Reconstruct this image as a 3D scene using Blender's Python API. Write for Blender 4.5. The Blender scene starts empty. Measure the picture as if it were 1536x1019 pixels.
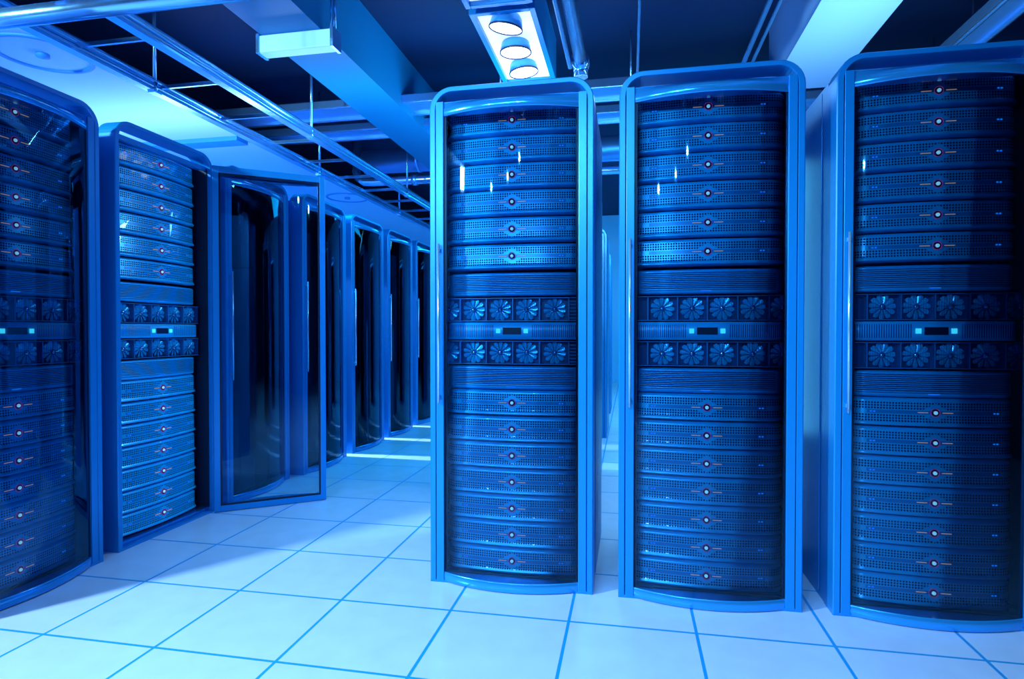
import bpy, math, random
from mathutils import Matrix, Vector
random.seed(7)
PI = math.pi
sc = bpy.context.scene
C = sc.collection

# ------------------------------------------------------------------ camera
H = 1.12
cam_d = bpy.data.cameras.new('camera'); cam_d.sensor_width = 36; cam_d.lens = 898 / 1536 * 36
cam_d.clip_start = 0.02; cam_d.clip_end = 100
cam = bpy.data.objects.new('camera', cam_d); C.objects.link(cam)
cam.location = (0, 0, H)
cam.rotation_euler = (math.radians(90) - math.atan2(13.5, 898), 0, math.atan2(177, 898))
sc.camera = cam
# ------------------------------------------------------------------ world, exposure
w = bpy.data.worlds.new('world'); sc.world = w; w.use_nodes = True
w.node_tree.nodes['Background'].inputs[0].default_value = (0.0, 0.15, 0.5, 1)
w.node_tree.nodes['Background'].inputs[1].default_value = 0.2
sc.view_settings.view_transform = 'Standard'; sc.view_settings.look = 'None'
sc.view_settings.gamma = 1; sc.view_settings.use_curve_mapping = False
sc.view_settings.exposure = 0.0
# ------------------------------------------------------------------ lights
PALE = (0.55, 0.85, 1.10); AZ = (0.01, 0.58, 0.98); DEEP = (0.0, 0.30, 1.0)
def area(name, loc, target, sx, sy, power, col):
    d = bpy.data.lights.new(name, 'AREA'); d.shape = 'RECTANGLE'; d.size = sx; d.size_y = sy
    d.energy = power; d.color = col
    o = bpy.data.objects.new(name, d); C.objects.link(o); o.location = loc
    o.rotation_euler = (Vector(target) - Vector(loc)).to_track_quat('-Z', 'Y').to_euler()
    return o
def spot(name, loc, target, power, col, ang=120, blend=.3, rad=.05):
    d = bpy.data.lights.new(name, 'SPOT'); d.energy = power; d.color = col
    d.spot_size = math.radians(ang); d.spot_blend = blend; d.shadow_soft_size = rad
    o = bpy.data.objects.new(name, d); C.objects.link(o); o.location = loc
    o.rotation_euler = (Vector(target) - Vector(loc)).to_track_quat('-Z', 'Y').to_euler()
    return o
area('key_light', (-3.95, -0.25, 2.85), (0.0, 2.3, 0.5), .25, .25, 310, PALE)
area('aisle_light_front', (-0.3, 0.5, 3.4), (-0.3, 0.7, 0), 2.6, 1.2, 21, PALE).data.spread = math.radians(95)
for fx, fy, fz, fp in ((-2.6, -2.0, 2.9, 70), (-1.5, -2.6, 3.1, 70), (-.6, -2.2, 3.2, 50)):
    spot('front_fill_spot', (fx, fy, fz), (-.45, 2.5, .9), fp * 6.0, (0.18, .58, 1.0), 54, .8, .05)  # unseen fill spots behind the camera, added to brighten the rack fronts
area('aisle_light_far', (-1.65, 4.9, 3.05), (-1.6, 4.9, 0), .4, 3.4, 25, AZ).data.spread = math.radians(85)
area('aisle_light_end', (-1.4, 8.8, 3.0), (-1.4, 8.8, 0), 1.6, 2.0, 60, AZ)
area('gap_light', (-0.05, 4.0, 2.7), (-0.02, 5.0, 0), .5, .5, 60, (0.35, .78, 1.0))
area('rack_gap_fill', (.727, 3.55, 1.30), (.735, 2.6, 1.30), .09, 1.5, 3.2, (0.12, .66, 1.0))  # hidden strip added behind the gap to brighten the right rack's side panel
area('rear_light', (0.6, 8.0, 3.0), (0.3, 9.0, 1.0), 2.5, 2.5, 160, (0.15, .72, 1.0))
area('beam_fill', (1.35, 3.9, 2.35), (1.3, 4.2, 3.2), .3, 1.5, 21, PALE)  # unseen upward fill, added to brighten the underside of the right beam
area('soffit_uplight', (-4.45, 4.5, 2.35), (-4.5, 4.5, 3.0), .25, 9.0, 62, (0.58, .82, 1.05))
area('ceiling_glow', (-1.2, 5.2, 2.5), (-1.7, 5.6, 3.5), .6, 1.4, 22, AZ)
for gy in (4.985, 5.812, 6.64):
    spot('slit_light', (-4.2, gy, 2.0), (-1.6, gy, 0.0), 900, PALE, 50, .2, .02)

# ------------------------------------------------------------------ materials
def mat(name, col, rough=.5, metal=0., spec=.5, emit=None, es=0., coat=0.):
    m = bpy.data.materials.new(name); m.use_nodes = True
    b = m.node_tree.nodes['Principled BSDF']
    b.inputs['Base Color'].default_value = (*col, 1); b.inputs['Roughness'].default_value = rough
    b.inputs['Metallic'].default_value = metal; b.inputs['Specular IOR Level'].default_value = spec
    b.inputs['Coat Weight'].default_value = coat
    if emit:
        b.inputs['Emission Color'].default_value = (*emit, 1); b.inputs['Emission Strength'].default_value = es
    return m
def nodes(m): return m.node_tree.nodes, m.node_tree.links, m.node_tree.nodes['Principled BSDF']
def N(m, t, **k):
    n = m.node_tree.nodes.new(t)
    for a, v in k.items(): setattr(n, a, v)
    return n
def M_(m, op, a, b=None, c=None):
    n = N(m, 'ShaderNodeMath', operation=op)
    for i, v in enumerate((a, b, c)):
        if v is None: continue
        if isinstance(v, (int, float)): n.inputs[i].default_value = v
        else: m.node_tree.links.new(v, n.inputs[i])
    return n.outputs[0]
def noise_rough(m, scale, lo, hi, col=None):
    tc = N(m, 'ShaderNodeTexCoord'); nz = N(m, 'ShaderNodeTexNoise'); nz.inputs['Scale'].default_value = scale
    m.node_tree.links.new(tc.outputs['Object'], nz.inputs['Vector'])
    mr = N(m, 'ShaderNodeMapRange'); mr.inputs[3].default_value = lo; mr.inputs[4].default_value = hi
    m.node_tree.links.new(nz.outputs[0], mr.inputs[0])
    m.node_tree.links.new(mr.outputs[0], m.node_tree.nodes['Principled BSDF'].inputs['Roughness'])

m_frame = mat('frame_blue_paint', (0.003, .24, .64), .32, .25, .5); noise_rough(m_frame, 30, .28, .38)
m_body = mat('cabinet_side_paint', (0.003, .23, .60), .34, .25, .5); noise_rough(m_body, 60, .3, .4)
m_inner = mat('cabinet_interior', (0.001, .006, .03), .5)
m_chrome = mat('polished_rail', (0.03, .33, .75), .10, .85)
m_server = mat('server_bezel', (0.001, .50, .90), .30, .2, .6, coat=.5)
m_vent = mat('louvre_panel', (0.001, .42, .85), .34, .25, .6)
m_ctrl = mat('control_panel', (0.001, .46, .90), .4, .1, .5)
m_fan = mat('fan_plastic', (0.001, .52, .95), .25, .3, .6)
m_fanhub = mat('fan_hub_metal', (0.2, .5, .8), .15, .9)
m_dark = mat('dark_plastic', (0.001, .008, .04), .35)
m_pipe = mat('galvanised_steel', (0.24, .62, .98), .15, .85); noise_rough(m_pipe, 18, .12, .26)
m_duct = mat('duct_steel', (0.18, .52, .95), .34, .8)
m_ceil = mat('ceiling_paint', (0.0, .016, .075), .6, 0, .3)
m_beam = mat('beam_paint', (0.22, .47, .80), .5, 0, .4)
m_beam_shaded = mat('beam_paint_shaded', (0.002, .19, .44), .45, 0, .4)  # same paint as the right beam, darkened for the weaker light on this one
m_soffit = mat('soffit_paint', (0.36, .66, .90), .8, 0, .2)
m_band = mat('soffit_band_paint', (0.02, .30, .75), .6)
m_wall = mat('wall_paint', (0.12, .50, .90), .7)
m_wallrear = mat('rear_wall_paint', (0.12, .50, .90), .7)
m_white = mat('lamp_panel_white', (0.8, .9, 1.0), .4, 0, .5, (0.85, .93, 1.0), 0.75)
m_lens = mat('lamp_lens', (0.9, .95, 1), .2, 0, .5, (0.9, .96, 1.0), 4.5)
m_cup = mat('lamp_cup_blue', (0.05, .40, .85), .3, .3)
m_rim = mat('lamp_rim_dark', (0.0, .02, .10), .4)
m_lit_metal = mat('lit_metal_glow', (0.3, .65, .95), .35, 0, .5, (0.18, .58, 1.0), 0.75)  # emission stands in for light falling on a metal face
m_orange = mat('orange_mark', (0.7, .38, .25), .4, 0, .5, (0.6, .32, .22), .55)
m_red = mat('red_ring', (0.3, .03, .25), .4, 0, .5, (0.22, .02, .2), .5)
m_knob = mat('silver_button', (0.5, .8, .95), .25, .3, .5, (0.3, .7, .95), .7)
m_led = mat('blue_led', (0.05, .15, .9), .4, 0, .5, (0.0, .22, .95), .9)
m_cyan = mat('cyan_key', (0.1, .8, .9), .4, 0, .5, (0.05, .72, .85), 1.0)
m_handle = mat('handle_steel', (0.45, .78, 1.0), .2, .7)
m_fanback = mat('fan_housing', (0.001, .06, .22), .4)
m_wire = mat('grille_wire', (0.006, .10, .35), .4, .5)

# perforated server bezel: rows of round holes either side of the centre groove
def perforate(m):
    nd, lk, b = nodes(m)
    uv = N(m, 'ShaderNodeUVMap'); sp = N(m, 'ShaderNodeSeparateXYZ'); lk.new(uv.outputs[0], sp.inputs[0])
    u, v = sp.outputs[0], sp.outputs[1]                       # metres; v = 0 at the centre line
    fu = M_(m, 'SUBTRACT', M_(m, 'FRACT', M_(m, 'DIVIDE', M_(m, 'ADD', u, 10.), .0105)), .5)
    av = M_(m, 'ABSOLUTE', v)
    fv = M_(m, 'SUBTRACT', M_(m, 'FRACT', M_(m, 'DIVIDE', M_(m, 'SUBTRACT', av, .0093), .0103)), .5)
    d = M_(m, 'SQRT', M_(m, 'ADD', M_(m, 'POWER', M_(m, 'MULTIPLY', fu, .0105), 2.), M_(m, 'POWER', M_(m, 'MULTIPLY', fv, .0103), 2.)))
    hole = M_(m, 'LESS_THAN', d, .0037)
    rows = M_(m, 'MULTIPLY', M_(m, 'GREATER_THAN', av, .0093), M_(m, 'LESS_THAN', av, .0402))
    au = M_(m, 'ABSOLUTE', u)
    edge = M_(m, 'LESS_THAN', au, .318)
    rr = M_(m, 'GREATER_THAN', M_(m, 'ADD', M_(m, 'MULTIPLY', au, .6), av), .036)
    mask = M_(m, 'MULTIPLY', M_(m, 'MULTIPLY', hole, rows), M_(m, 'MULTIPLY', edge, rr))
    groove = M_(m, 'MULTIPLY', M_(m, 'LESS_THAN', av, .0068), M_(m, 'LESS_THAN', au, .236))
    mix = N(m, 'ShaderNodeMix', data_type='RGBA'); lk.new(mask, mix.inputs[0])
    mg = N(m, 'ShaderNodeMix', data_type='RGBA'); lk.new(groove, mg.inputs[0])
    mg.inputs[6].default_value = b.inputs['Base Color'].default_value[:]; mg.inputs[7].default_value = (0.001, .25, .60, 1)
    lk.new(mg.outputs[2], mix.inputs[6]); mix.inputs[7].default_value = (0.0005, .03, .12, 1)
    lk.new(mix.outputs[2], b.inputs['Base Color'])
    lk.new(M_(m, 'ADD', M_(m, 'MULTIPLY', mask, .4), .28), b.inputs['Roughness'])
    lk.new(M_(m, 'SUBTRACT', .6, M_(m, 'MULTIPLY', mask, .6)), b.inputs['Specular IOR Level'])
    lk.new(M_(m, 'SUBTRACT', .25, M_(m, 'MULTIPLY', mask, .25)), b.inputs['Metallic'])
    bp = N(m, 'ShaderNodeBump'); bp.inputs['Strength'].default_value = .5; bp.inputs['Distance'].default_value = .002
    lk.new(M_(m, 'SUBTRACT', 1., M_(m, 'MAXIMUM', groove, mask)), bp.inputs['Height']); lk.new(bp.outputs[0], b.inputs['Normal'])
perforate(m_server)
def stripes(m, pitch, a, axis=0, lim=(.085, .30), vlim=.027, dark=(0.001, .06, .28, 1)):
    nd, lk, b = nodes(m)
    uv = N(m, 'ShaderNodeUVMap'); sp = N(m, 'ShaderNodeSeparateXYZ'); lk.new(uv.outputs[0], sp.inputs[0])
    f = M_(m, 'LESS_THAN', M_(m, 'FRACT', M_(m, 'DIVIDE', M_(m, 'ADD', sp.outputs[0], 10.), pitch)), a)
    if axis: f = M_(m, 'LESS_THAN', M_(m, 'FRACT', M_(m, 'DIVIDE', M_(m, 'ADD', sp.outputs[1], .028 + 78.), pitch)), a)
    au = M_(m, 'ABSOLUTE', sp.outputs[0])
    k = M_(m, 'MULTIPLY', M_(m, 'MULTIPLY', M_(m, 'GREATER_THAN', au, lim[0]), M_(m, 'LESS_THAN', au, lim[1])), M_(m, 'LESS_THAN', M_(m, 'ABSOLUTE', sp.outputs[1]), vlim))
    mask = M_(m, 'MULTIPLY', f, k)
    mix = N(m, 'ShaderNodeMix', data_type='RGBA'); lk.new(mask, mix.inputs[0])
    mix.inputs[6].default_value = b.inputs['Base Color'].default_value[:]; mix.inputs[7].default_value = dark
    lk.new(mix.outputs[2], b.inputs['Base Color'])
    bp = N(m, 'ShaderNodeBump'); bp.inputs['Strength'].default_value = .6; bp.inputs['Distance'].default_value = .002
    lk.new(M_(m, 'SUBTRACT', 1., mask), bp.inputs['Height']); lk.new(bp.outputs[0], b.inputs['Normal'])
stripes(m_ctrl, .0085, .42)
stripes(m_vent, .0078, .40, 1, (-1., .275), .036, (0.0005, .09, .30, 1))

# tinted glass: fresnel reflection over a tinted see-through
m_glass = bpy.data.materials.new('tinted_door_glass'); m_glass.use_nodes = True
nt = m_glass.node_tree; nt.nodes.clear()
o_ = nt.nodes.new('ShaderNodeOutputMaterial'); tr = nt.nodes.new('ShaderNodeBsdfTransparent'); gl = nt.nodes.new('ShaderNodeBsdfGlossy')
mx = nt.nodes.new('ShaderNodeMixShader'); fr = nt.nodes.new('ShaderNodeFresnel'); fr.inputs[0].default_value = 1.65
tr.inputs[0].default_value = (.62, .76, .84, 1); gl.inputs[0].default_value = (.30, .68, 1, 1); gl.inputs['Roughness'].default_value = .02
nt.links.new(fr.outputs[0], mx.inputs[0]); nt.links.new(tr.outputs[0], mx.inputs[1]); nt.links.new(gl.outputs[0], mx.inputs[2]); nt.links.new(mx.outputs[0], o_.inputs[0])

# raised floor tiles
m_floor = mat('raised_floor_tiles', (.48, .62, .86), .22, 0, .45)
def floor_nodes(m):
    nd, lk, b = nodes(m)
    g = N(m, 'ShaderNodeNewGeometry'); sp = N(m, 'ShaderNodeSeparateXYZ'); lk.new(g.outputs['Position'], sp.inputs[0])
    def line(o, off):
        f = M_(m, 'FRACT', M_(m, 'DIVIDE', M_(m, 'ADD', o, 47.25 - off), .4725))
        return M_(m, 'MULTIPLY', M_(m, 'ABSOLUTE', M_(m, 'SUBTRACT', f, .5)), .4725)     # distance from tile centre
    a = M_(m, 'GREATER_THAN', line(sp.outputs[0], .2445), .23625 - .0058)
    c = M_(m, 'GREATER_THAN', line(sp.outputs[1], 1.814), .23625 - .0058)
    j = M_(m, 'MAXIMUM', a, c)
    nz = N(m, 'ShaderNodeTexNoise'); nz.inputs['Scale'].default_value = 9.; lk.new(g.outputs['Position'], nz.inputs['Vector'])
    mr = N(m, 'ShaderNodeMapRange'); mr.inputs[3].default_value = .9; mr.inputs[4].default_value = 1.06; lk.new(nz.outputs[0], mr.inputs[0])
    hs = N(m, 'ShaderNodeHueSaturation'); hs.inputs['Color'].default_value = (.48, .62, .86, 1); lk.new(mr.outputs[0], hs.inputs['Value'])
    mix = N(m, 'ShaderNodeMix', data_type='RGBA'); lk.new(j, mix.inputs[0]); lk.new(hs.outputs[0], mix.inputs[6])
    mix.inputs[7].default_value = (0.0, .27, .62, 1); lk.new(mix.outputs[2], b.inputs['Base Color'])
    lk.new(M_(m, 'ADD', M_(m, 'MULTIPLY', j, .4), .2), b.inputs['Roughness'])
    bp = N(m, 'ShaderNodeBump'); bp.inputs['Strength'].default_value = .3; bp.inputs['Distance'].default_value = .002
    lk.new(M_(m, 'SUBTRACT', 1., j), bp.inputs['Height']); lk.new(bp.outputs[0], b.inputs['Normal'])
floor_nodes(m_floor)

# ------------------------------------------------------------------ mesh builder
class MB:
    def __init__(s): s.v = []; s.f = []; s.uv = []; s.sm = []
    def quad(s, p, uv=None, sm=False):
        b = len(s.v); s.v += [tuple(q) for q in p]; s.f.append(tuple(range(b, b + len(p))))
        s.uv.append(uv or [(q[0], q[2]) for q in p]); s.sm.append(sm)
    def box(s, x0, x1, y0, y1, z0, z1):
        p = [(x, y, z) for z in (z0, z1) for y in (y0, y1) for x in (x0, x1)]
        b = len(s.v); s.v += p
        for f in ((0, 2, 3, 1), (4, 5, 7, 6), (0, 1, 5, 4), (2, 6, 7, 3), (0, 4, 6, 2), (1, 3, 7, 5)):
            s.f.append(tuple(b + i for i in f)); s.uv.append([(p[i][0], p[i][2]) for i in f]); s.sm.append(False)
    def grid(s, P, UV=None, close_u=False, sm=True):          # P[i][j]
        b = len(s.v); nu = len(P); nv = len(P[0])
        for r in P: s.v += [tuple(q) for q in r]
        for i in range(nu if close_u else nu - 1):
            for j in range(nv - 1):
                i2 = (i + 1) % nu
                ids = (b + i * nv + j, b + i2 * nv + j, b + i2 * nv + j + 1, b + i * nv + j + 1)
                s.f.append(ids)
                s.uv.append([UV[i][j], UV[i2][j], UV[i2][j + 1], UV[i][j + 1]] if UV else [(0, 0)] * 4); s.sm.append(sm)
    def poly(s, pts, sm=False): s.quad(pts, [(0, 0)] * len(pts), sm)
    def tube(s, a, b_, r, n=20, caps=True, r2=None):
        a = Vector(a); b_ = Vector(b_); d = (b_ - a).normalized()
        u = d.orthogonal().normalized(); v = d.cross(u); r2 = r if r2 is None else r2
        ring = lambda c, rr: [c + (u * math.cos(2 * PI * i / n) + v * math.sin(2 * PI * i / n)) * rr for i in range(n)]
        A = ring(a, r); B = ring(b_, r2)
        s.grid([[A[i], B[i]] for i in range(n)], None, True)
        if caps: s.poly(A[::-1]); s.poly(B)
    def path(s, pts, r, n=16):                                # swept tube through points
        pts = [Vector(p) for p in pts]; rings = []; u = None
        for i, p in enumerate(pts):
            d = (pts[min(i + 1, len(pts) - 1)] - pts[max(i - 1, 0)]).normalized()
            u = d.orthogonal().normalized() if u is None else (u - d * u.dot(d)).normalized()
            v = d.cross(u)
            rings.append([p + (u * math.cos(2 * PI * k / n) + v * math.sin(2 * PI * k / n)) * r for k in range(n)])
        s.grid([[rings[j][k] for j in range(len(pts))] for k in range(n)], None, True)
        s.poly(rings[0][::-1]); s.poly(rings[-1])
    def lathe(s, prof, n=24, ax='y', c=(0, 0, 0)):            # prof: (radius, along)
        P = []
        for i in range(n):
            a = 2 * PI * i / n
            P.append([(c[0] + r * math.cos(a), c[1] + h, c[2] + r * math.sin(a)) if ax == 'y' else (c[0] + r * math.cos(a), c[1] + r * math.sin(a), c[2] + h) for r, h in prof])
        s.grid(P, None, True)
    def mesh(s, name, m):
        me = bpy.data.meshes.new(name); me.from_pydata(s.v, [], s.f)
        ul = me.uv_layers.new(name='UVMap'); k = 0
        for uvs in s.uv:
            for q in uvs: ul.data[k].uv = q; k += 1
        for p, q in zip(me.polygons, s.sm): p.use_smooth = q
        me.materials.append(m)
        import bmesh
        bm = bmesh.new(); bm.from_mesh(me); bmesh.ops.remove_doubles(bm, verts=bm.verts, dist=1e-5)
        bmesh.ops.recalc_face_normals(bm, faces=bm.faces); bm.to_mesh(me); bm.free()
        return me
def obj(name, me, parent=None, loc=(0, 0, 0), bevel=0):
    o = bpy.data.objects.new(name, me); C.objects.link(o); o.location = loc
    if parent: o.parent = parent
    if bevel:
        b = o.modifiers.new('bevel', 'BEVEL'); b.width = bevel; b.segments = 2; b.limit_method = 'ANGLE'; b.angle_limit = .6
    return o
def tag(o, label, cat, group=None, kind=None):
    if label: o['label'] = label
    if cat: o['category'] = cat
    if group: o['group'] = group
    if kind: o['kind'] = kind
    return o
def empty(name, label, cat, group=None):
    o = bpy.data.objects.new(name, None); C.objects.link(o); o.empty_display_size = .1
    return tag(o, label, cat, group)
def copy_tree(o, parent=None):
    c = o.copy(); C.objects.link(c); c.parent = parent
    for ch in kids.get(o.name, []): copy_tree(ch, c)
    return c

# ------------------------------------------------------------------ structure
def struct(name, box, m):
    b = MB(); b.box(*box); o = obj(name, b.mesh(name, m)); o['kind'] = 'structure'; return o
struct('floor', (-5.3, 5.2, -3.2, 13.2, -.12, 0), m_floor)
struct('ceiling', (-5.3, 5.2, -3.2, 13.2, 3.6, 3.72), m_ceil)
struct('wall_left', (-5.3, -5.2, -3.1, 13.1, 0, 3.6), m_wall)
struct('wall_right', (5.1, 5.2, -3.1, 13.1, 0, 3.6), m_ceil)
struct('wall_back', (-5.2, 5.1, 13.1, 13.2, 0, 3.6), m_wallrear)
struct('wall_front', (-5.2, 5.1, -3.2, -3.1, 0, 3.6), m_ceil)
def thing_box(name, box, m, label, cat, bevel=.006, group=None):
    b = MB(); x0, x1, y0, y1, z0, z1 = box; cx, cy, cz = (x0 + x1) / 2, (y0 + y1) / 2, z0
    b.box(x0 - cx, x1 - cx, y0 - cy, y1 - cy, 0, z1 - z0)
    return tag(obj(name, b.mesh(name, m), None, (cx, cy, cz), bevel), label, cat, group)
s = struct('trim_1', (-5.2, -3.66, -3.1, 13.1, 2.97, 3.0), m_soffit)      # lowered soffit over the left racks
s = struct('trim_2', (-5.2, -3.67, 5.10, 5.27, 2.93, 2.97), m_band)
s = struct('trim_3', (-2.43, -2.0, -3.1, 13.1, 3.1, 3.6), m_beam_shaded)
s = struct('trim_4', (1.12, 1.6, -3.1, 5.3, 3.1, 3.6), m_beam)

# ------------------------------------------------------------------ server parts
SH = .1165                                                    # height of a server front
def plan(t, a, r=.05, bulge=.032):                            # front outline, t in -1..1 -> x, y (y grows into the rack)
    x = t * a; y = bulge * t * t
    k = abs(x) - (a - r)
    if k > 0: y += r - math.sqrt(max(r * r - min(k, r) ** 2, 0))
    return x, y
def plan_pts(a, n=22, r=.05, bulge=.032):
    ts = [-1 + 2 * i / n for i in range(n + 1)]
    tt = []
    ka = 1 - r / a
    for i in range(9): tt.append(ka + (1 - ka) * math.sin(PI / 2 * i / 8))
    ts = sorted(set([round(t, 5) for t in ts if abs(t) < ka] + [round(t, 5) for t in tt] + [round(-t, 5) for t in tt]))
    return [plan(t, a, r, bulge) for t in ts]
def front_unit(a, prof, m, name, deep=.55, r=.05, bulge=.032, height=SH, xlim=None, flatprof=None):
    """prof: (z, outward offset) section swept along the plan curve, closed by a chassis box behind"""
    b = MB(); pts = plan_pts(a, 22, r, bulge); n = len(pts); P = []; UV = []; L = [0.]
    for i in range(1, n): L.append(L[-1] + math.dist(pts[i], pts[i - 1]))
    mid = L[-1] / 2
    for i, (x, y) in enumerate(pts):
        p0 = pts[max(i - 1, 0)]; p1 = pts[min(i + 1, n - 1)]
        tx, ty = p1[0] - p0[0], p1[1] - p0[1]; l = math.hypot(tx, ty); nx, ny = ty / l, -tx / l
        pr = flatprof if (flatprof and xlim and abs(x) > xlim) else prof
        P.append([(x + nx * d, y + ny * d, z) for z, d in pr]); UV.append([(L[i] - mid, z - height / 2) for z, d in pr])
    b.grid(P, UV)
    yb = pts[0][1]
    for k in (0, -1): b.poly([q[k] for q in P])
    b.box(-a + .012, a - .012, yb - .005, deep, .004, height - .004)
    return b.mesh(name, m)
sprof = [(0, -.028), (.002, -.014), (.0035, -.003), (.0055, .0045), (.0080, .0078), (.0105, .0082), (.014, .0065), (.019, .0034), (.0235, .0010), (.027, 0), (.100, 0), (.104, -.0012), (.109, -.006), (.112, -.013), (SH - .002, -.028)]
VH = .104
vp = [(0, -.015), (.003, -.004), (.008, 0), (.020, 0)]
vf = list(vp)
z = .024
while z < .090:
    vp += [(z, 0), (z + .0005, -.008), (z + .0028, -.008), (z + .0036, 0)]; vf += [(z, 0), (z + .0006, 0), (z + .0030, 0), (z + .0036, 0)]; z += .0078
for q in ((.096, 0), (.101, -.006), (VH, -.016)): vp.append(q); vf.append(q)
CH = .076
cprof = [(0, -.006), (.002, 0), (CH - .002, 0), (CH, -.006)]
kids = {}
def add(parent, *ch): kids.setdefault(parent.name, []).extend(ch)

def disc(r, y0, y1, n=20, dome=0):
    b = MB(); prof = [(r, y1), (r, y0)] + [(r * math.cos(PI / 2 * k / 5), y0 - dome * math.sin(PI / 2 * k / 5)) for k in range(1, 6)] if dome else [(r, y1), (r, y0), (0.0001, y0)]
    b.lathe(prof, n); return b
def ringmesh(r0, r1, y0, y1, n=26):
    b = MB(); b.lathe([(r0, y1), (r0, y0), (r1, y0), (r1, y1)], n); return b
me_knob = disc(.0074, -.004, .004, 14, .005).mesh('power_button', m_knob)
me_well = disc(.0135, -.0016, .004, 22).mesh('button_well', m_dark)
me_ring = ringmesh(.0150, .0172, -.0022, .003).mesh('button_ring', m_red)
b = MB(); b.box(-.018, .018, -.0016, .004, -.0014, .0014); me_mark = b.mesh('indicator_strip', m_orange)
b = MB()
for dx in (-.006, .006): b.box(dx - .0035, dx + .0035, -.0015, .004, -.0022, .0022)
me_led = b.mesh('status_light', m_led)
b = MB(); b.box(-.020, .020, -.0012, .004, -.0016, .0016); me_dash = b.mesh('status_light', m_led)

def make_server(a):
    e = obj('server_unit', SV[a])
    def pt(x): return plan(x / a, a)[1]
    ch = [obj('button_well', me_well, e, (0, 0, SH / 2)), obj('button_ring', me_ring, e, (0, 0, SH / 2)), obj('power_button', me_knob, e, (0, 0, SH / 2)),
          obj('indicator_strip', me_mark, e, (-.043, pt(.043), SH / 2)), obj('indicator_strip', me_mark, e, (.043, pt(.043), SH / 2)),
          obj('status_light', me_led, e, (.216, pt(.216), SH / 2)), obj('status_light', me_led, e, (-.216, pt(.216), SH / 2))]
    ch[5].rotation_euler.z = .13; ch[6].rotation_euler.z = -.13
    add(e, *ch); return e
def make_vent(a):
    e = obj('louvred_panel', VN[a]); c = obj('status_light', me_dash, e, (-.005, -.0, .013)); add(e, c); return e
b = MB(); b.box(-.041, .041, -.004, .004, -.015, .015); me_lcd = b.mesh('display', m_dark)
b = MB(); b.box(-.0095, .0095, -.005, .004, -.010, .010); me_key = b.mesh('lit_key', m_cyan)
def make_ctrl(a):
    e = obj('control_unit', CT[a]); y = plan(.06 / a, a, .03, .02)[1]
    ch = [obj('display', me_lcd, e, (0, .001, CH / 2)), obj('lit_key', me_key, e, (-.062, .002, CH / 2)), obj('lit_key', me_key, e, (.062, .002, CH / 2))]
    add(e, *ch); return e
# fan: hub and eleven pitched blades
FH = .104
def fan_mesh():
    b = MB(); n = 11
    for k in range(n):
        a0 = 2 * PI * k / n + .14; P = []
        for i in range(5):
            t = i / 4; r = .011 + t * .038; wd = (.0022, .0048, .0080, .0102, .0066)[i]
            row = []
            for j in range(4):
                s_ = -1 + 2 * j / 3; tw = .55 - .2 * t
                lx = r; lz = s_ * wd; ly = s_ * wd * math.tan(tw) * .7 - .0015 * (1 - s_ * s_)
                row.append((lx * math.cos(a0) - lz * math.sin(a0), ly, lx * math.sin(a0) + lz * math.cos(a0)))
            P.append(row)
        b.grid(P)
        b.grid([[(x, y + .0015, zz) for x, y, zz in r_] for r_ in P])
    return b.mesh('fan_blades', m_fan)
me_fan = fan_mesh()
b = MB(); b.lathe([(.0125, .01), (.0125, -.004), (.010, -.008), (.005, -.0105), (.0001, -.0112)], 18); me_hub = b.mesh('fan_hub', m_fanhub)
def make_fantray(a, side):
    xa, xb = {'r': (-.322, .288), 'l': (-.296, .322), 'm': (-.302, .302)}[side]
    b = MB(); t = .004
    b.box(xa, xb, .002, .5, 0, t); b.box(xa, xb, .002, .5, FH - t, FH); b.box(xa, xa + t, .002, .5, t, FH - t); b.box(xb - t, xb, .002, .5, t, FH - t)
    b.box(xa + t, xb - t, .030, .036, t, FH - t)
    divs = {'r': [-.240, -.119, .001, .121, .250, .284], 'l': [-.24, -.118, .002, .122, .244], 'm': [-.30, -.18, -.06, .06, .18]}[side]
    e = obj('fan_tray', b.mesh('fan_tray', m_fanback)); ch = []
    b = MB()
    for x in divs: b.box(x - .0022, x + .0022, -.002, .03, t, FH - t)
    b.box(xa, xb, -.002, .004, 0, .003); b.box(xa, xb, -.002, .004, FH - .003, FH)
    ch.append(obj('divider_frame', b.mesh('divider_frame', m_ctrl_plain), e))
    xs = {'r': [-.300, -.18, -.059, .061, .186], 'l': [-.18, -.058, .062, .183, .300], 'm': [-.24, -.12, 0, .12, .24]}[side]
    for x in xs:
        f = obj('fan', me_fan, e, (x, .016, FH / 2)); h = obj('fan_hub', me_hub, f); f.rotation_euler.y = random.uniform(0, .5); add(f, h); ch.append(f)
    b = MB(); x = xa + .006
    while x < xb - .004: b.box(x - .00035, x + .00035, .0010, .0017, t, FH - t); x += .0090
    zz = .012
    while zz < FH - .01: b.box(xa + t, xb - t, .0018, .0024, zz - .00035, zz + .00035); zz += .0115
    ch.append(obj('wire_grille', b.mesh('wire_grille', m_wire), e))
    if side == 'r':
        b = MB(); z_ = .012
        while z_ < FH - .012: b.box(.253, .281, -.004, .004, z_, z_ + .0045); z_ += .0145
        ch.append(obj('vent_block', b.mesh('vent_block', m_ctrl_plain), e))
    add(e, *ch); return e
m_ctrl_plain = mat('bracket_steel', (0.02, .26, .62), .35, .4)
SV, VN, CT = {}, {}, {}
for a in (.31, .292):
    SV[a] = front_unit(a, sprof, m_server, 'server_unit'); VN[a] = front_unit(a, vp, m_vent, 'louvred_panel', height=VH, xlim=.265, flatprof=vf)
    CT[a] = front_unit(a, cprof, m_ctrl, 'control_unit', height=CH, r=.03, bulge=.02)
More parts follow.
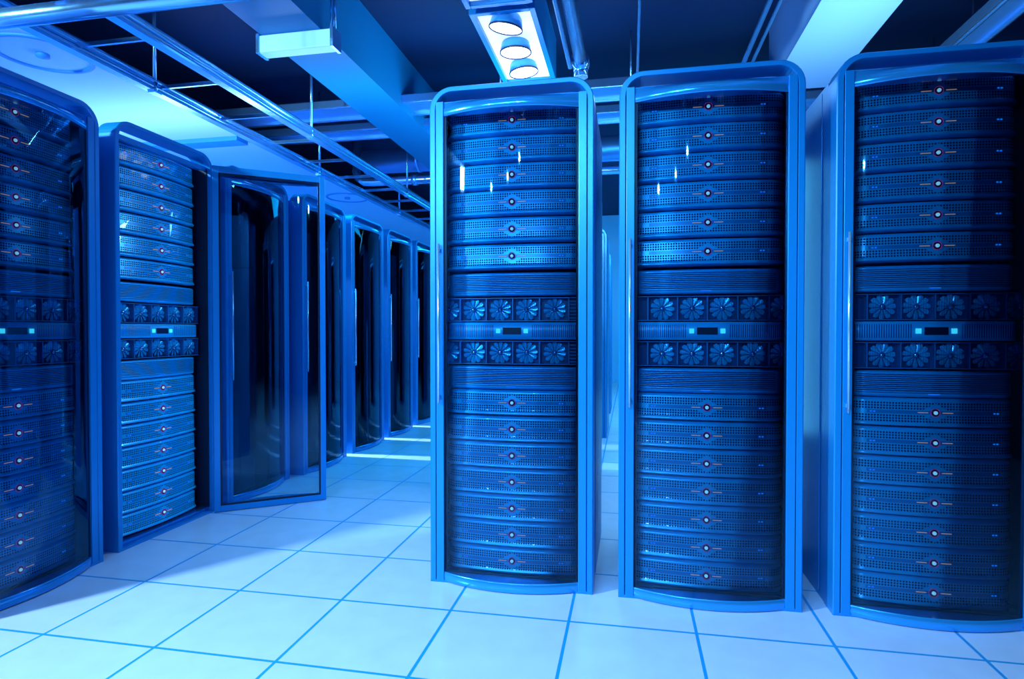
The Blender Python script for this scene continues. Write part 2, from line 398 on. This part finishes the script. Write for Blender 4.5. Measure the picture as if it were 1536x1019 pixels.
# slots: (z of the bottom, kind)
SLOTS = [(2.044 - SH / 2 - .1192 * k, 's') for k in range(6)] + [(1.272, 'v'), (1.161, 'f'), (1.080, 'c'), (.970, 'f'), (.858, 'v')] + \
        [(.800 - SH / 2 - .1172 * k, 's') for k in range(7)]
ORD = ['topmost', 'second', 'third', 'fourth', 'fifth', 'sixth', 'seventh', 'eighth', 'ninth', 'tenth', 'eleventh', 'twelfth', 'lowest']
protos = {}
def fill(matrix, a, side, where, offx=0., yin=.055):
    n = 0; cnt = {'v': 0, 'f': 0}
    for zb, k in SLOTS:
        key = (k, a, side if k == 'f' else '')
        if key not in protos:
            p = make_server(a) if k == 's' else make_vent(a) if k == 'v' else make_ctrl(a) if k == 'c' else make_fantray(a, side)
            protos[key] = p
        else: p = copy_tree(protos[key])
        p.matrix_world = matrix @ Matrix.Translation((offx, yin + (.014 if k == 'f' else 0), zb))
        if k == 's':
            o = ORD[n]
            tag(p, f'perforated blue server unit, {o if n in (0, 12) else o + " server down"}, in {where}', 'server', f'server units in {where}'); n += 1
        elif k == 'v':
            tag(p, f'louvred dark blue panel {"above" if cnt["v"] == 0 else "below"} the fans in {where}', 'panel', f'louvred panels in {where}'); cnt['v'] += 1
        elif k == 'f':
            tag(p, f'{"upper" if cnt["f"] == 0 else "lower"} tray of bladed cooling fans in {where}', 'fan tray', f'fan trays in {where}'); cnt['f'] += 1
        else: tag(p, f'control unit with dark display and two lit keys in {where}', 'control unit')

# ------------------------------------------------------------------ rack cabinets
W = .72; HW = W / 2; D = .80; TOP = 2.19
def rr_outline(hw, z0, z1, r, n=8):
    p = [(-hw, z0), (-hw, z1 - r)]
    for i in range(1, n + 1): a = PI - PI / 2 * i / n; p.append((-hw + r + r * math.cos(a), z1 - r + r * math.sin(a)))
    for i in range(0, n + 1): a = PI / 2 - PI / 2 * i / n; p.append((hw - r + r * math.cos(a), z1 - r + r * math.sin(a)))
    p.append((hw, z0)); return p
def frame_mesh():
    b = MB()
    O = rr_outline(HW, 0, TOP, .100); I = rr_outline(HW - .026, .012, TOP - .022, .076)
    m_ = rr_outline(HW - .004, 0.0, TOP - .004, .096)
    y0, y1 = 0, .11
    P = []
    for i in range(len(O)):
        o, i_, mm = O[i], I[i], m_[i]
        P.append([(i_[0], y1, i_[1]), (i_[0], y0 + .003, i_[1]), (i_[0] * 1.006, y0, i_[1] + .001), (mm[0], y0, mm[1]), (o[0], y0 + .004, o[1]), (o[0], y1, o[1]), (i_[0], y1, i_[1])])
    b.grid(P, None, False, False)
    b.box(-HW + .001, HW - .001, .001, y1, 0, .012)
    # lintel under the slot
    b.box(-HW + .026, HW - .026, .030, .046, 2.094, 2.120)
    me = b.mesh('front_frame', m_frame); return me
me_frame = frame_mesh()
b = MB()
for s_ in (-1, 1): b.box(min(s_ * (HW - .002), s_ * (HW - .016)), max(s_ * (HW - .002), s_ * (HW - .016)), .1105, D, .0, 2.124)
b.box(-HW + .016, HW - .016, .1105, D, 2.112, 2.124); b.box(-HW + .016, HW - .016, D - .012, D, .0, 2.112)
for s_ in (-1, 1):                                               # seams on the sides
    x = s_ * (HW - .0015)
    b.box(x - .002, x + .002, .185, .190, .02, 2.11)
me_body = b.mesh('cabinet_body', m_body)
b = MB()
for s_ in (-1, 1): b.box(min(s_ * .3565 * .965, s_ * .3435 ), max(s_ * .3565 * .965, s_ * .3435), .1105, D - .013, .03, 2.110)
b.box(-.342, .342, D - .02, D - .013, .03, 2.110); b.box(-.342, .342, .1105, D - .02, 2.106, 2.111)
for s_ in (-1, 1):
    b.box(min(s_ * .318, s_ * .3435), max(s_ * .318, s_ * .3435), .16, .19, .03, 2.108)
for s_ in (-1, 1): b.box(min(s_ * (HW - .0265), s_ * (HW - .034)), max(s_ * (HW - .0265), s_ * (HW - .034)), .024, .15, .032, 2.105)
me_in = b.mesh('mounting_frame', m_inner)
b = MB(); b.box(-.33, .33, .03, D - .02, .0125, .032); me_base = b.mesh('base_plate', m_chrome)

# door: local origin at its hinge, leaf runs along -x; closed at y = 0
DW = .662; DB = .066
def arc(n=24, b0=DB, w_=DW, inset=0.):
    R = ((w_ / 2) ** 2 + b0 ** 2) / (2 * b0); out = []
    for i in range(n + 1):
        x = -w_ / 2 + inset + (w_ - 2 * inset) * i / n
        out.append((x - w_ / 2, -(math.sqrt(R * R - x * x) - (R - b0))))
    return out
def door_meshes():
    st = .034
    b = MB()
    for x0, x1 in ((-DW, -DW + st), (-st, 0)): b.box(x0, x1, 0, .022, .004, 2.126)
    b.box(-DW + st, -st, .008, .022, .004, .040); b.box(-DW + st, -st, .008, .022, 2.086, 2.126)
    leaf = b.mesh('door_frame', m_frame)
    g = MB(); q = .011
    g.box(-DW + st, -DW + st + q, .010, .020, .040, 2.086); g.box(-st - q, -st, .010, .020, .040, 2.086)
    g.box(-DW + st + q, -st - q, .010, .020, .040, .040 + q); g.box(-DW + st + q, -st - q, .010, .020, 2.086 - q, 2.086)
    A = arc(28, DB, DW - 2 * st); A = [(x - st, y + .004) for x, y in A]
    def slab(z0, z1, cap=None):
        b = MB(); r_ = .003
        prof = [(z0, 0.003), (z0 + r_, 0), (z1 - r_, 0), (z1, .003)]
        b.grid([[(x, y + d, z) for z, d in prof] for x, y in A])
        if cap: b.grid([[(x, y + .003, z1), (x, y * .45 + .004, z1 + cap * .75), (x, .010, z1 + cap)] for x, y in A])
        else: b.grid([[(x, y + .003, z1), (x, .008, z1)] for x, y in A], None, False, False)
        b.grid([[(x, y + .003, z0), (x, .008, z0)] for x, y in A], None, False, False)
        return b
    bot = slab(.0035, .046); top = slab(2.062, 2.098, .026)
    G = MB(); G.grid([[(x, y + .006, .046), (x, y + .006, 2.062)] for x, y in A])
    return leaf, top.mesh('top_rail', m_chrome2), bot.mesh('bottom_rail', m_chrome2), G.mesh('glass_pane', m_glass), g.mesh('gasket', m_dark)
m_chrome2 = mat('door_rail_gloss', (0.03, .36, .82), .16, .55)
me_leaf, me_topr, me_botr, me_pane, me_gask = door_meshes()
b = MB(); b.tube((0, 0, .80), (0, 0, 1.50), .0055, 12); b.box(-.004, .004, 0, .022, .82, .835); b.box(-.004, .004, 0, .022, 1.465, 1.48)
me_handle = b.mesh('handle', m_handle)

me_catch = MB(); me_catch.box(-.006, -.001, 0, .004, 0, .03); me_catch.box(.002, .007, 0, .004, 0, .034); me_catch.box(-.006, .007, .001, .004, .012, .016)
me_catch = me_catch.mesh('orange_catch', m_orange)
def make_rack():
    e = empty('server_rack', 'x', 'server rack')
    fr_ = obj('front_frame', me_frame, e); bo = obj('cabinet_body', me_body, e, bevel=.003); mf = obj('mounting_frame', me_in, e); bp = obj('base_plate', me_base, e)
    d = obj('door', me_leaf, e, (DW / 2, .0, 0), bevel=.002)
    ch = [obj('gasket', me_gask, d), obj('top_rail', me_topr, d), obj('bottom_rail', me_botr, d), obj('glass_pane', me_pane, d), obj('handle', me_handle, d, (-DW + .016, -.016, 0))]
    add(d, *ch); add(e, fr_, bo, mf, bp, d); return e, d
rack0, door0 = make_rack()
first = [True]
def rack(x, y, rz, label, group, open_=None):
    if first[0]: r = rack0; first[0] = False
    else: r = copy_tree(rack0)
    r.location = (x, y, 0); r.rotation_euler = (0, 0, rz); tag(r, label, 'server rack', group)
    M = Matrix.Translation((x, y, 0)) @ Matrix.Rotation(rz, 4, 'Z')
    if open_:
        for c_ in C.objects:
            if c_.parent == r and c_.name.startswith('door'): c_.rotation_euler.z = open_; c_.location = (DW / 2 , -.012, 0)
    return r, M
FY = 2.536
G1 = 'three glass-fronted racks on the right'; G2 = 'glass-fronted racks down the left side'
rA, MA = rack(-.871 + HW, FY, 0, 'tall blue server rack left of the three on the right, under the spotlights', G1)
rB, MBm = rack(-.046 + HW, FY, 0, 'tall blue server rack in the middle of the three on the right', G1)
rC, MC = rack(.785 + HW, FY, 0, 'tall blue server rack at the right edge, with its side panel showing', G1)
LX = -2.50
def left(k, dx=0.): return (LX + dx, 2.557 + .827 * k + HW)
x, y = left(-1); rL1, ML1 = rack(x, y, PI / 2, 'dark server rack cut off by the left edge of the picture', G2)
x, y = left(0, -.02); rL2, ML2 = rack(x, y, PI / 2, 'server rack with its curved glass door swung wide open', G2, math.radians(127))
x, y = left(1, -.02); rL3, ML3 = rack(x, y, PI / 2, 'dark rack behind the open door, seen through its glass', G2)
names = ['first closed dark rack just past the edge of the open door', 'second closed dark rack beyond the open door', 'third closed dark rack beyond the open door',
         'fourth and farthest closed rack of the left row beside the blue column', 'dark rack hidden at the far end of left row']
for k in range(2, 6):
    x, y = left(k, .03); rack(x, y, PI / 2, names[k - 2], G2)
for i, (yy, lb) in enumerate(((3.98, 'rack nearest behind the first right-hand rack, seen through the gap'), (6.28, 'rack in the middle of the line seen through the gap'), (8.15, 'farthest rack seen through the narrow gap between the right-hand racks'))):
    rack(-.215 - HW - .02 * i, yy, 0, lb, 'racks seen through the gap')
fill(MA, .31, 'r', 'the leftmost right-hand rack')
fill(MBm, .31, 'l', 'the middle right-hand rack')
fill(MC, .292, 'l', 'the rightmost rack', .018)
fill(ML1, .31, 'l', 'the leftmost rack')
fill(ML2, .31, 'm', 'the open rack')
for zz, lb in ((1.335, 'small orange catch by the upper louvred panel of leftmost right-hand rack'), (.915, 'small orange catch by the lower louvred panel of leftmost right-hand rack')):
    obj('orange_catch', me_catch, rA, (-.300, .030, zz))['label'] = 'orange catch on blue rack'

# ------------------------------------------------------------------ overhead things
def tubes(name, segs, m, label, cat, group=None, parts=None):
    b = MB()
    for s_ in segs: b.tube(*s_)
    return tag(obj(name, b.mesh(name, m)), label, cat, group)
# cable ladder over the left row
lad = empty('cable_ladder', 'long galvanised cable ladder hanging above the left row of racks', 'cable ladder'); lad.location = (-2.95, 5, 2.75)
def channel(x, ln, h=.085, wd=.04):
    b = MB()
    b.box(x - .012, x + .012, -ln, ln, 0, h)
    b.tube((x, -ln, h - .014), (x, ln, h - .014), .022, 16); b.tube((x, -ln, .034), (x, ln, .034), .018, 16)
    b.box(x - .03, x + .03, -ln, ln, -.004, .004)
    return b
obj('side_rail', channel(-.245, 8).mesh('side_rail', m_pipe), lad); obj('side_rail', channel(.30, 8).mesh('side_rail', m_pipe), lad)
b = MB(); yy = -7.6
b.box(-.22, .28, -.008, .008, .01, .035); me_rung = b.mesh('rung', m_pipe)
while yy < 8: obj('rung', me_rung, lad, (0, yy, .02)); yy += .62
b = MB(); b.tube((0, 0, .03), (0, 0, .85), .011, 10); b.box(-.03, .03, -.03, .03, -.015, .0)
b.tube((0, 0, .0), (0, 0, .06), .02, 8); me_rod = b.mesh('hanger_rod', m_pipe)
for yy in (-3.64, -1.44, .77, 2.97, 5.17): obj('hanger_rod', me_rod, lad, (-.235, yy, 0)); obj('hanger_rod', me_rod, lad, (.305, yy + 2.2 / 2, 0))
# round pipes and ducts
tubes('pipe', [((-5.19, 2.39, 2.63), (-1.2, 2.39, 2.63), .045, 28), ((-3.2, 2.39, 2.63), (-3.16, 2.39, 2.63), .05, 28)], m_pipe, 'thick bright pipe crossing the top left corner of the picture', 'pipe')
tubes('pipe', [((-5.19, 2.74, 3.2), (-2.2, 2.74, 3.2), .03, 20)], m_pipe, 'thin pipe behind the thick one, at the top left corner', 'pipe')
tubes('pipe', [((-3.6, 3.35, 3.25), (-2.45, 3.35, 3.25), .02, 20)], m_pipe, 'short thin pipe ending against the left ceiling beam', 'pipe')
def cross(y, z0, ys, label, r=.011):
    e = empty('cross_tray', label, 'cable tray', 'cable trays crossing the room'); e.location = (-1, y, z0)
    for yy in ys:
        b = MB(); b.box(-3.2, 5.8, yy - .012, yy + .012, 0, .06)
        b.tube((-3.2, yy, .0), (5.8, yy, 0), r, 12); b.tube((-3.2, yy, .06), (5.8, yy, .06), r, 12)
        obj('side_rail', b.mesh('side_rail', m_pipe), e)
    b = MB(); b.box(-3.2, 5.8, ys[0], ys[-1], .02, .026)
    obj('tray_floor', b.mesh('tray_floor', m_duct), e)
    b = MB(); b.tube((0, ys[0], .02), (0, ys[0], .44), .008, 8); rm = b.mesh('hanger_rod', m_pipe)
    for xx in (-1.3, -.1, 1.0, 2.3, 3.5): obj('hanger_rod', rm, e, (xx, 0, 0))
cross(5.07, 3.15, (0, .31), 'upper of two steel cable trays crossing above the gap between racks')
cross(5.67, 3.15, (0, .28), 'lower steel cable tray crossing just behind the other')
b = MB(); b.tube((-3.3, 7.13, 3.25), (4.9, 7.13, 3.25), .146, 36)
for xx in (-2.6, -1.1, .4, 1.9, 3.4): b.tube((xx, 7.13, 3.25), (xx + .03, 7.13, 3.25), .154, 36)
tag(obj('air_duct', b.mesh('air_duct', m_duct)), 'big round steel air duct crossing the room behind the trays', 'air duct')
b = MB(); b.path([(4.9, 7.35, 3.06), (-3.3, 7.35, 3.06), (-3.42, 7.35, 3.07), (-3.5, 7.35, 3.12), (-3.53, 7.35, 3.2), (-3.53, 7.35, 3.59)], .055, 20)
for xx in (-2.75, .4): b.tube((xx, 7.35, 3.06), (xx + .06, 7.35, 3.06), .072, 24)
tag(obj('pipe', b.mesh('pipe', m_pipe)), 'slim steel pipe with a coupling below the big round duct', 'pipe')
tubes('pipe', [((-.345, -2.5, 3.0), (-.345, 4.25, 3.0), .042, 24), ((-.345, 4.18, 3.0), (-.345, 4.28, 3.0), .062, 24), ((-.345, 4.25, 3.0), (-.345, 4.25, 2.9), .05, 24)], m_pipe, 'thick pipe with a collar running overhead beside the spotlights', 'pipe')
tubes('pipe', [((-.425, -2.5, 3.0), (-.425, 4.3, 3.0), .016, 16)], m_pipe, 'thin pipe running close along the thick collared pipe', 'pipe')
tubes('conduit', [((.048, -2.5, 3.0), (.048, 4.5, 3.0), .010, 12)], m_pipe, 'single thin ceiling conduit above the gap between first two right-hand racks', 'conduit')
tubes('conduit', [((.775, -2.5, 3.0), (.775, 4.5, 3.0), .017, 14)], m_pipe, 'left conduit of the pair above the middle right-hand rack', 'conduit', 'pair of ceiling conduits')
tubes('conduit', [((.835, -2.5, 3.0), (.835, 4.5, 3.0), .012, 14)], m_pipe, 'right conduit of the pair above the middle right-hand rack', 'conduit', 'pair of ceiling conduits')
tr_ = empty('cable_tray', 'bright cable tray running overhead at the top right corner', 'cable tray'); tr_.location = (2.2, 2, 3.0)
for xx in (-.11, .06): 
    b = MB(); b.box(xx - .012, xx + .012, -4, 5, 0, .07); b.tube((xx, -4, 0), (xx, 5, 0), .014, 12); b.tube((xx, -4, .07), (xx, 5, .07), .012, 12); obj('side_rail', b.mesh('side_rail', m_pipe), tr_)
b = MB(); b.box(-.11, .06, -4, 5, .02, .026); obj('tray_floor', b.mesh('tray_floor', m_duct), tr_)
for xx, yy, lb in ((-1.76, 3.05, 'thin rod holding the lit strip below the left ceiling beam'),):
    pass
b = MB(); b.tube((0, 0, 0), (0, 0, .7), .008, 8); me_r = b.mesh('hanger_rod', m_pipe)
# metal box below the left beam, its lit look put in as glow
sl = empty('lit_metal_box', 'short metal box with painted-in glow hung across below the left ceiling beam', 'light'); sl.location = (-2.18, 3.68, 2.98)
b = MB(); b.box(-.275, .275, -.05, .05, 0, .115); obj('diffuser', b.mesh('diffuser', m_lit_metal), sl, bevel=.01)  # plain metal face, no lamp inside; the glow is painted light
b = MB(); b.box(-.012, .012, -.058, .058, -.006, .125); me_cl = b.mesh('clamp', m_pipe)
obj('clamp', me_cl, sl, (-.268, 0, 0), .002); obj('clamp', me_cl, sl, (.268, 0, 0), .002)
b = MB(); b.tube((.262, 0, .06), (.262, 0, .615), .012, 10); b.tube((.235, 0, .06), (.235, 0, .615), .006, 10); obj('hanger_rod', b.mesh('hanger_rod', m_pipe), sl)
b = MB(); b.tube((-.26, 0, .11), (-.26, 0, .12), .006, 10)
# spotlight box
def light_box(y0, y1, label, lamps):
    e = empty('spotlight_box', label, 'light', 'ceiling spotlight boxes'); e.location = (-.79, (y0 + y1) / 2, 3.1)
    hy = (y1 - y0) / 2; b = MB(); t = .035; hx = .21
    b.box(-hx, -hx + t, -hy, hy, 0, .30); b.box(hx - t, hx, -hy, hy, 0, .30); b.box(-hx + t, hx - t, -hy, -hy + t, 0, .30); b.box(-hx + t, hx - t, hy - t, hy, 0, .30); b.box(-hx, hx, -hy, hy, .301, .33)
    obj('housing', b.mesh('housing', m_frame), e, bevel=.004)
    b = MB(); b.box(-hx + t, hx - t, -hy + t, hy - t, .03, .04); obj('reflector_panel', b.mesh('reflector_panel', m_white), e)
    b = MB(); b.tube((0, 0, .33), (0, 0, .5), .012, 10); hm = b.mesh('hanger_rod', m_pipe)
    obj('hanger_rod', hm, e, (0, -hy * .7, 0)); obj('hanger_rod', hm, e, (0, hy * .7, 0))
    for ly, rx, ry in lamps:
        b = MB(); b.lathe([(.030, .115), (.07, .100), (.098, .06), (.108, .01), (.106, .0)], 36, 'z'); c_ = obj('lamp_cup', b.mesh('lamp_cup', m_cup), e, (0, ly - (y0 + y1) / 2, -.035)); c_.rotation_euler = (rx, ry, 0)
        b = MB(); b.lathe([(.104, .004), (.111, .004), (.111, -.006), (.104, -.006), (.104, .004)], 36, 'z'); obj('lamp_rim', b.mesh('lamp_rim', m_rim), c_)
        b = MB(); b.lathe([(.104, .0), (.06, -.002), (.0001, -.003)], 36, 'z'); obj('lens', b.mesh('lens', m_lens), c_)
    return e
light_box(3.66, 4.76, 'ceiling box with three round spotlights above the leftmost right-hand rack', ((3.80, .10, .17), (4.14, .04, .0), (4.47, .04, -.12)))
light_box(2.55, 3.60, 'spotlight box cut off by the top edge of the picture', ((2.75, 0, 0), (3.1, 0, 0)))
# round ceiling diffusers in the soffit
b = MB(); b.lathe([(.29, 0), (.29, -.010), (.26, -.012), (.26, 0)], 48, 'z'); me_dr = b.mesh('ceiling_diffuser', m_band)
b = MB(); b.lathe([(.04, 0), (.04, -.02), (.0001, -.03)], 20, 'z'); me_dc = b.mesh('center_cap', m_band)
for (xx, yy, lb) in ((-3.86, 3.35, 'round ceiling diffuser above the leftmost dark rack'), (-3.86, 7.75, 'round ceiling diffuser above the farthest racks of the left row')):
    o = tag(obj('ceiling_diffuser', me_dr, None, (xx, yy, 2.97)), lb, 'ceiling diffuser', 'soffit diffusers'); obj('center_cap', me_dc, o)
